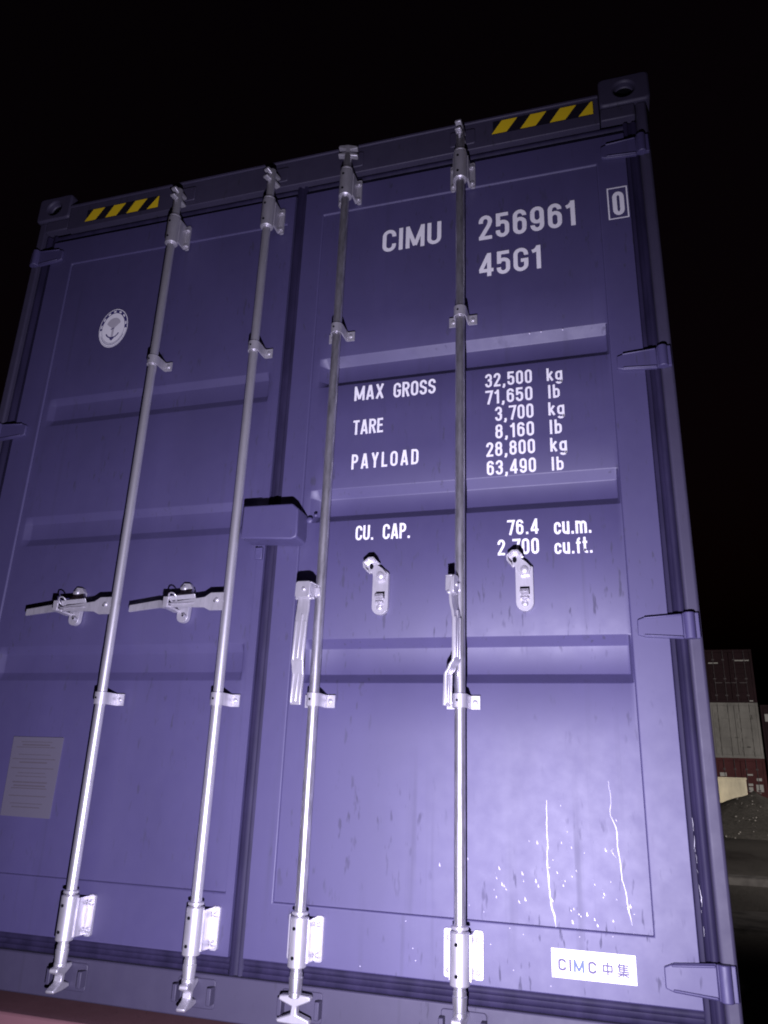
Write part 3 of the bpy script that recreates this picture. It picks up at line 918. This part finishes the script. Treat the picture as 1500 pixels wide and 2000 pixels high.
# --- oval emblem decal on the left door
mb = MB()
ex, ez, ea, eb = -0.752, 2.208, .0625, .084
yE = PY+0.0004-0.0012
def disc(f, y, mi, dz=0.0):
    mb.mi = mi
    mb.face([mb.bm.verts.new((x, y, z)) for x, z in ellipse(ex, ez+dz, ea*f, eb*f, 56)])
disc(1.0, yE, 0); disc(.955, yE-.0002, 1); disc(.78, yE-.0006, 0)
mb.mi = 0
def arcband(f0, f1, a0, a1, y, n=8):
    V0 = []; V1 = []
    for i in range(n+1):
        t = R(a0+(a1-a0)*i/n)
        V0.append(mb.bm.verts.new((ex+ea*f0*math.cos(t), y, ez+eb*f0*math.sin(t)))); V1.append(mb.bm.verts.new((ex+ea*f1*math.cos(t), y, ez+eb*f1*math.sin(t))))
    for i in range(n): mb.face([V0[i], V0[i+1], V1[i+1], V1[i]])
for a in (8, 38, 62, 88, 114, 140, 166): arcband(.82, .91, a, a+11, yE-.0004)
arcband(.80, .94, 184, 356, yE-.0004, 24)
mb.mi = 1
arcband(.845, .875, 205, 335, yE-.0007, 24)
mb.mi = 2
# faint device: bird-like fan above an anchor
fan = [(ex+ea*.50*math.cos(R(a)), ez+eb*(.12+.42*math.sin(R(a)))) for a in range(20, 165, 12)]+[(ex, ez-eb*.06)]
mb.face([mb.bm.verts.new((x, yE-.0008, z)) for x, z in fan])
ribbon(mb, [(ex, ez-eb*.05), (ex, ez-eb*.5)], .010, yE-.0009)
mb.mi = 1
ribbon(mb, [(ex+ea*.46*math.cos(R(a)), ez-eb*(.16+.34*math.sin(R(-a)))) for a in range(200, 341, 10)], .005, yE-.0010)
ribbon(mb, [(ex-.008, ez-eb*.52), (ex, ez-eb*.60), (ex+.008, ez-eb*.50)], .007, yE-.0011)
ribbon(mb, [(ex-.010, ez-eb*.06), (ex+.006, ez-eb*.01)], .004, yE-.0012)
mb.build('emblem_decal', [M['white'], M['navy_ink'], M['lilac_ink']], doorL, smooth=0)

# --- data plate on the left door
mb = MB()
mb.mi = 0; yP = PY-0.0008
mb.prism([(-.850, .488), (-.670, .486), (-.667, .720), (-.853, .720)], yP-.0025, yP+.004)
mb.mi = 1
z = .706
while z > .50:
    w = random.uniform(.05, .075); h = random.choice((.0022, .003, .0042))
    if random.random() < .85:
        mb.prism([(-.762-w, z-h), (-.762+w, z-h), (-.762+w, z), (-.762-w, z)], yP-.0029, yP-.0026)
    z -= random.choice((.008, .010, .016, .022))
for zz in (.655, .628): mb.prism([(-.842, zz-.0025), (-.682, zz-.0025), (-.682, zz), (-.842, zz)], yP-.0031, yP-.0030)
mb.build('data_plate', [M['plate'], M['plate_ink']], doorL, smooth=0)

# --- rain drops and wet runs low on the right door, glints put into their pale colours
mb = MB()
for i in range(80):
    x = random.gauss(.86, .14); z = random.gauss(.40, .10)
    if not (.50 < x < 1.025 and .325 < z < .64): continue
    r = random.choice((.0007, .0009, .0012, .0015, .0019))
    lean = random.uniform(-.5, -.1)
    mb.sweep(None, [[(x+lean*d*r+rr*math.cos(2*math.pi*q/8)*r, PY+.0008-abs(rr)*(r*.55 if math.sin(2*math.pi*q/8) > -.2 else .0), z+d*r+rr*math.sin(2*math.pi*q/8)*r*.3) for q in range(8)] for d, rr in ((-1.2, .25), (-.9, .8), (-.2, 1.0), (.8, .8), (2.2, .45), (3.6, .2))])
    mb.dome((x, PY-.0002, z-r*.3), r*.8, r*.7, n=8)
    if random.random() < .4:
        mb.dome((x-.004, PY-.0005, z+.012), r*.5, r*.4, n=8)
for i in range(16):
    mb.dome((random.uniform(.3, 1.1), -.0001, random.uniform(.19, .31)), .0016, .0014, n=8)
for x, z in ((.800, 1.958), (.835, 1.959), (.90, 1.957)): mb.dome((x, .004, z-.006), .003, .003, n=8)
tag(mb.build('rain_drops', M['drop'], doorR), kind='stuff')
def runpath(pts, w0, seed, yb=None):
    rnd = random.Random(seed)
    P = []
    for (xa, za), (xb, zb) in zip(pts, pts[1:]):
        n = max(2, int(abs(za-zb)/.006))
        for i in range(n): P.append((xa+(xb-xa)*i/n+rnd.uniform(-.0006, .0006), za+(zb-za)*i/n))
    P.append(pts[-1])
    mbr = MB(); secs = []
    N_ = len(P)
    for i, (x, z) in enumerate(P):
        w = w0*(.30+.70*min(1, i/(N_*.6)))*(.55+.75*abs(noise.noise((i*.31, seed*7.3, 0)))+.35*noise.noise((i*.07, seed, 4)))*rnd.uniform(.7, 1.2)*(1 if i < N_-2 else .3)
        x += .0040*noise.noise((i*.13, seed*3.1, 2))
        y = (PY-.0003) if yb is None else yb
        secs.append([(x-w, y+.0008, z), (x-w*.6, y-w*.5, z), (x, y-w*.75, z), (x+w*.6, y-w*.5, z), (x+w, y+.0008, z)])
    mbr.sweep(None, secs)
    return mbr.build('wet_run', M['glint_run'], doorR, smooth=80)
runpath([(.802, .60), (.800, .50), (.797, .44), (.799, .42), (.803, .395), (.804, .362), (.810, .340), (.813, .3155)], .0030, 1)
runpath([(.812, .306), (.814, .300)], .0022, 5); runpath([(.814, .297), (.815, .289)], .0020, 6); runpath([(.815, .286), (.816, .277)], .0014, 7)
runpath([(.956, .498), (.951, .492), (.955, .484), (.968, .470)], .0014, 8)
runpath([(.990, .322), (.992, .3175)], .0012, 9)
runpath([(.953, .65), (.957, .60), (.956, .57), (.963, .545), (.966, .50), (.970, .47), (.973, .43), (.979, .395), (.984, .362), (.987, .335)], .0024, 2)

for za, zb, q in ((.575, .545, 11), (.535, .50, 12), (.495, .475, 13), (.462, .455, 14), (.43, .385, 15), (.378, .372, 16), (.345, .325, 17)):  # broken white line: wet glints painted along the right-hand seal
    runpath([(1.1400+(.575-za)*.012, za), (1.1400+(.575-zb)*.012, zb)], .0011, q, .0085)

# ================================================================== CHASSIS UNDER THE CONTAINER
ch = empty('trailer_chassis', (0, 0, 0))
tag(ch, 'worn reddish brown trailer chassis beam just under the blue container doors', 'trailer')
RB = M['red_brown']
mb = MB(); mb.box(-1.18, 1.18, -0.045, 0.16, -0.20, -0.002); mb.build('bolster', RB, ch, bevel=.006)
for sx in (-1, 1):
    mb = MB(); mb.box(sx*.42-.06, sx*.42+.06, 0.162, 12.0, -0.30, -0.004); mb.build('frame_rail', RB, ch, bevel=.004)
    for yy in (1.6, 2.75):
        mb = MB()
        xa, xb = sorted((sx*.82, sx*1.12)); zc = GZ+.36+.01
        mb.cyl((xa, yy, zc), (xb, yy, zc), .36, n=36)
        w = mb.build('wheel', M['tyre'], ch, bevel=.02)
        mb = MB(); mb.cyl((sx*1.122, yy, zc), (sx*1.135, yy, zc), .19, n=28); mb.build('rim', ZN, w, bevel=.004)
for yy in (1.6, 2.75):
    mb = MB(); mb.cyl((-.83, yy, GZ+.37), (.83, yy, GZ+.37), .06); mb.build('axle', RB, ch)
for sx in (-1, 1):
    mb = MB(); mb.box(sx*.42-.03, sx*.42+.03, 1.2, 3.2, GZ+.40, -.302); mb.build('suspension', RB, ch)
    mb = MB(); mb.box(sx*.42-.05, sx*.42+.05, 10.4, 10.6, GZ, -.302); mb.build('landing_leg', RB, ch)

# ================================================================== FAR STACKS
def far_paint(name, base, rough=.6):
    mt = mat(name, base, rough, 0, .12)
    k = NT(mt)
    n = k.noise(k.mapping((1, 1, .35)), 1.4, 6, .65)
    k.to(k.ramp(n, [(.3, tuple(v*.62 for v in base)), (.7, tuple(min(1, v*1.12) for v in base))]), 'Base Color')
    return mt
F = {'grey': far_paint('pale_grey_paint', (.34, .33, .32)), 'red': far_paint('dark_red_paint', (.12, .035, .040)),
     'maroon': far_paint('maroon_paint', (.030, .011, .017)), 'blueblack': far_paint('blue_black_paint', (.005, .005, .008)),
     'decal': mat('far_white_decal', (.50, .49, .48), .6), 'rod': mat('far_steel', (.085, .07, .08), .6, .2),
     'mark': mat('far_black_mark', (.02, .02, .02), .7), 'cream': far_paint('cream_paint', (.74, .68, .54))}
HC = 2.896
def far_container(x, y, z, rz, body_m, label, decals, rod_m=None, group=None, marks=()):
    t = empty('shipping_container', (x, y, z), rz)
    tag(t, label, 'container', group)
    L = 6.06
    mb = MB()
    mb.box(-1.16, 1.16, .06, L-.06, .02, HC-.03)
    # corrugated flanks
    yy = .25
    while yy < L-.3:
        for sx in (-1, 1):
            mb.box(min(sx*1.1605, sx*1.195), max(sx*1.1605, sx*1.195), yy, yy+.14, .17, HC-.13)
        yy += .28
    mb.build('body', body_m, t, smooth=0)
    for sx in (-1, 1):
        for y0, y1 in ((0, .15), (L-.15, L)):
            xa, xb = sorted((sx*1.1, sx*1.219))
            mb = MB(); mb.box(xa, xb, y0+.004, y1-.004, .12, HC-.12); mb.build('corner_post', body_m, t, smooth=0)
    for y0, y1 in ((0, .12), (L-.12, L)):
        mb = MB(); mb.box(-1.098, 1.098, y0, y1, .0, .16); mb.build('sill', body_m, t, smooth=0)
        mb = MB(); mb.box(-1.098, 1.098, y0, y1, HC-.15, HC); mb.build('header', body_m, t, smooth=0)
    for sx in (-1, 1):
        for zz in (0, HC-.118):
            for y0 in (-.01, L-.17):
                mb = MB(); xa, xb = sorted((sx*1.057, sx*1.222)); mb.box(xa, xb, y0, y0+.18, zz, zz+.118); mb.build('corner_casting', body_m, t, smooth=0)
    for sx in (-1, 1):
        xa, xb = sorted((sx*.02, sx*1.09))
        mb = MB()
        mb.box(xa, xb, .012, .055, .17, HC-.16)
        for zz in (.55, 1.05, 1.55, 2.05): mb.box(xa+.1, xb-.1, -.012, .0115, zz, zz+.30)
        mb.build('door', body_m, t, bevel=.01)
    for xx in (-.80, -.28, .28, .80):
        mb = MB(); mb.cyl((xx, -.034, .08), (xx, -.034, HC-.06), .018, n=10)
        for zz in (.35, 1.25, 2.3): mb.box(xx-.07, xx+.07, -.045, -.0125, zz, zz+.06)
        for s in (-1, 1): mb.box(xx-.02 if s > 0 else xx-.36, xx+.36 if s > 0 else xx+.02, -.06, -.05, 1.04, 1.08) if (s > 0) == (xx < 0) else None
        mb.build('lock_rod', rod_m or F['rod'], t)
    for (x0, x1, z0, z1) in decals:
        mb = MB(); mb.box(x0, x1, -.024, -.0125, z0, z1); mb.build('decal', F['decal'], t, smooth=0)
    for (x0, x1, z0, z1) in marks:
        mb = MB(); mb.box(x0, x1, -.024, -.0125, z0, z1); mb.build('mark', F['mark'], t, smooth=0)
    return t
g = 'far container stack'
sxc, syc = 7.20, 44.0
z0 = -.82
far_container(sxc, syc, z0, R(-1), F['red'], 'far red container at the bottom of the stack, white labels on its doors',
              [(-1.05, -.72, 1.95, 2.14), (.30, .56, 2.02, 2.10), (.72, .97, 1.76, 1.90), (.26, .52, 1.50, 1.62), (.26, .50, 1.20, 1.44), (.66, 1.00, 1.22, 1.58)], group=g)
far_container(sxc, syc+.02, z0+HC+.004, R(-1), F['grey'], 'far pale grey container with weathered doors, between two red ones',
              [], rod_m=F['grey'], group=g, marks=[(.77, .80, 2.0, 2.26), (.84, .87, 2.02, 2.25), (.45, .62, .55, .60)])
far_container(sxc, syc-.02, z0+2*(HC+.004), R(-1), F['maroon'], 'far dark maroon container stacked on top of the pale grey one, thin steel rods showing',
              [(.84, 1.02, .06, .12), (-1.05, -.55, 2.12, 2.18), (.32, 1.05, 2.25, 2.31)], group=g)
far_container(sxc+2.75, syc+1.2, z0, R(-1), F['maroon'], 'far dark maroon container at the right picture edge, standing beside the stack', [], group=g)
far_container(sxc+2.75, syc+1.2, z0+HC+.004, R(-1), F['maroon'], 'far dark red container at the right picture edge, upper of its pair', [(-1.05, -.86, 2.0, 2.4)], group=g)

# ================================================================== CREAM CABIN
cb = empty('site_cabin', (5.35, 38.0, GZ))
tag(cb, 'cream coloured steel cabin lit warm yellow, half hidden behind the gravel heap', 'cabin')
mb = MB(); mb.box(-1.22, 1.22, .03, 2.4, .08, 1.80); 
mb.build('wall', F['cream'], cb, smooth=0)
mb = MB(); mb.box(-1.25, 1.25, -.01, 2.44, 1.802, 1.88); mb.build('roof', F['cream'], cb, bevel=.01)
mb = MB(); mb.box(-1.20, 1.20, .05, 2.38, .0, .0795); mb.build('base', F['maroon'], cb, smooth=0)

# ================================================================== GRAVEL HEAP
gm = mat('dark_gravel', (.06, .055, .05), .9, 0, .3)
k = NT(gm)
k.to(k.ramp(k.noise(k.mapping((1, 1, 1)), 9.0, 8, .75), [(.35, (.070, .063, .058)), (.62, (.15, .138, .126)), (.72, (.26, .24, .22))]), 'Base Color')
k.bump(k.noise(k.mapping((1, 1, 1)), 30.0, 6, .7), .9, .05)
mb = MB()
hx, hy = 5.6, 29.5
nr, na = 26, 72
prev = None
top = mb.bm.verts.new((hx, hy, GZ+1.38))
for i in range(1, nr+1):
    f = i/nr; ring = []
    for j in range(na):
        t = 2*math.pi*j/na
        rr = 5.0*f*(1+.10*noise.noise((math.cos(t)*1.3, math.sin(t)*1.3, 3)))
        h = 1.38*(1-f)**1.0*(1-.25*f) if f > .08 else 1.38*(1-.10*f/.08*1.0)
        h = 1.38*max(0, 1-f)*(1 - .2*math.sin(math.pi*f))
        x = hx+rr*1.15*math.cos(t); y = hy+rr*math.sin(t)
        z = GZ-.06+h+.10*noise.noise((x*.9, y*.9, 1))*(1-f*.6)+.04*noise.noise((x*4, y*4, 2))
        ring.append(mb.bm.verts.new((x, y, z)))
    if prev:
        for j in range(na): mb.face([prev[j], prev[(j+1) % na], ring[(j+1) % na], ring[j]])
    else:
        for j in range(na): mb.face([top, ring[j], ring[(j+1) % na]])
    prev = ring
heap = mb.build('gravel_heap', gm, smooth=60)
tag(heap, 'low dark heap of gravel in front of the far stack and cream cabin', 'gravel heap')
mb = MB()
for i in range(170):
    t = random.uniform(math.pi, 2*math.pi); f = math.sqrt(random.random())
    rr = 4.9*f
    x = hx+rr*1.15*math.cos(t); y = hy+rr*math.sin(t)
    z = GZ-.06+1.38*max(0, 1-f)*(1-.2*math.sin(math.pi*f))+.05
    r = random.choice((.012, .016, .02, .03))
    mb.dome((x, y, z), r, r*.8, n=6, nrm=(random.uniform(-.5, .5), -.6, 1))
pale = mat('pale_pebble', (.30, .28, .26), .7)
tag(mb.build('pebbles', pale, heap, smooth=0), kind='stuff')
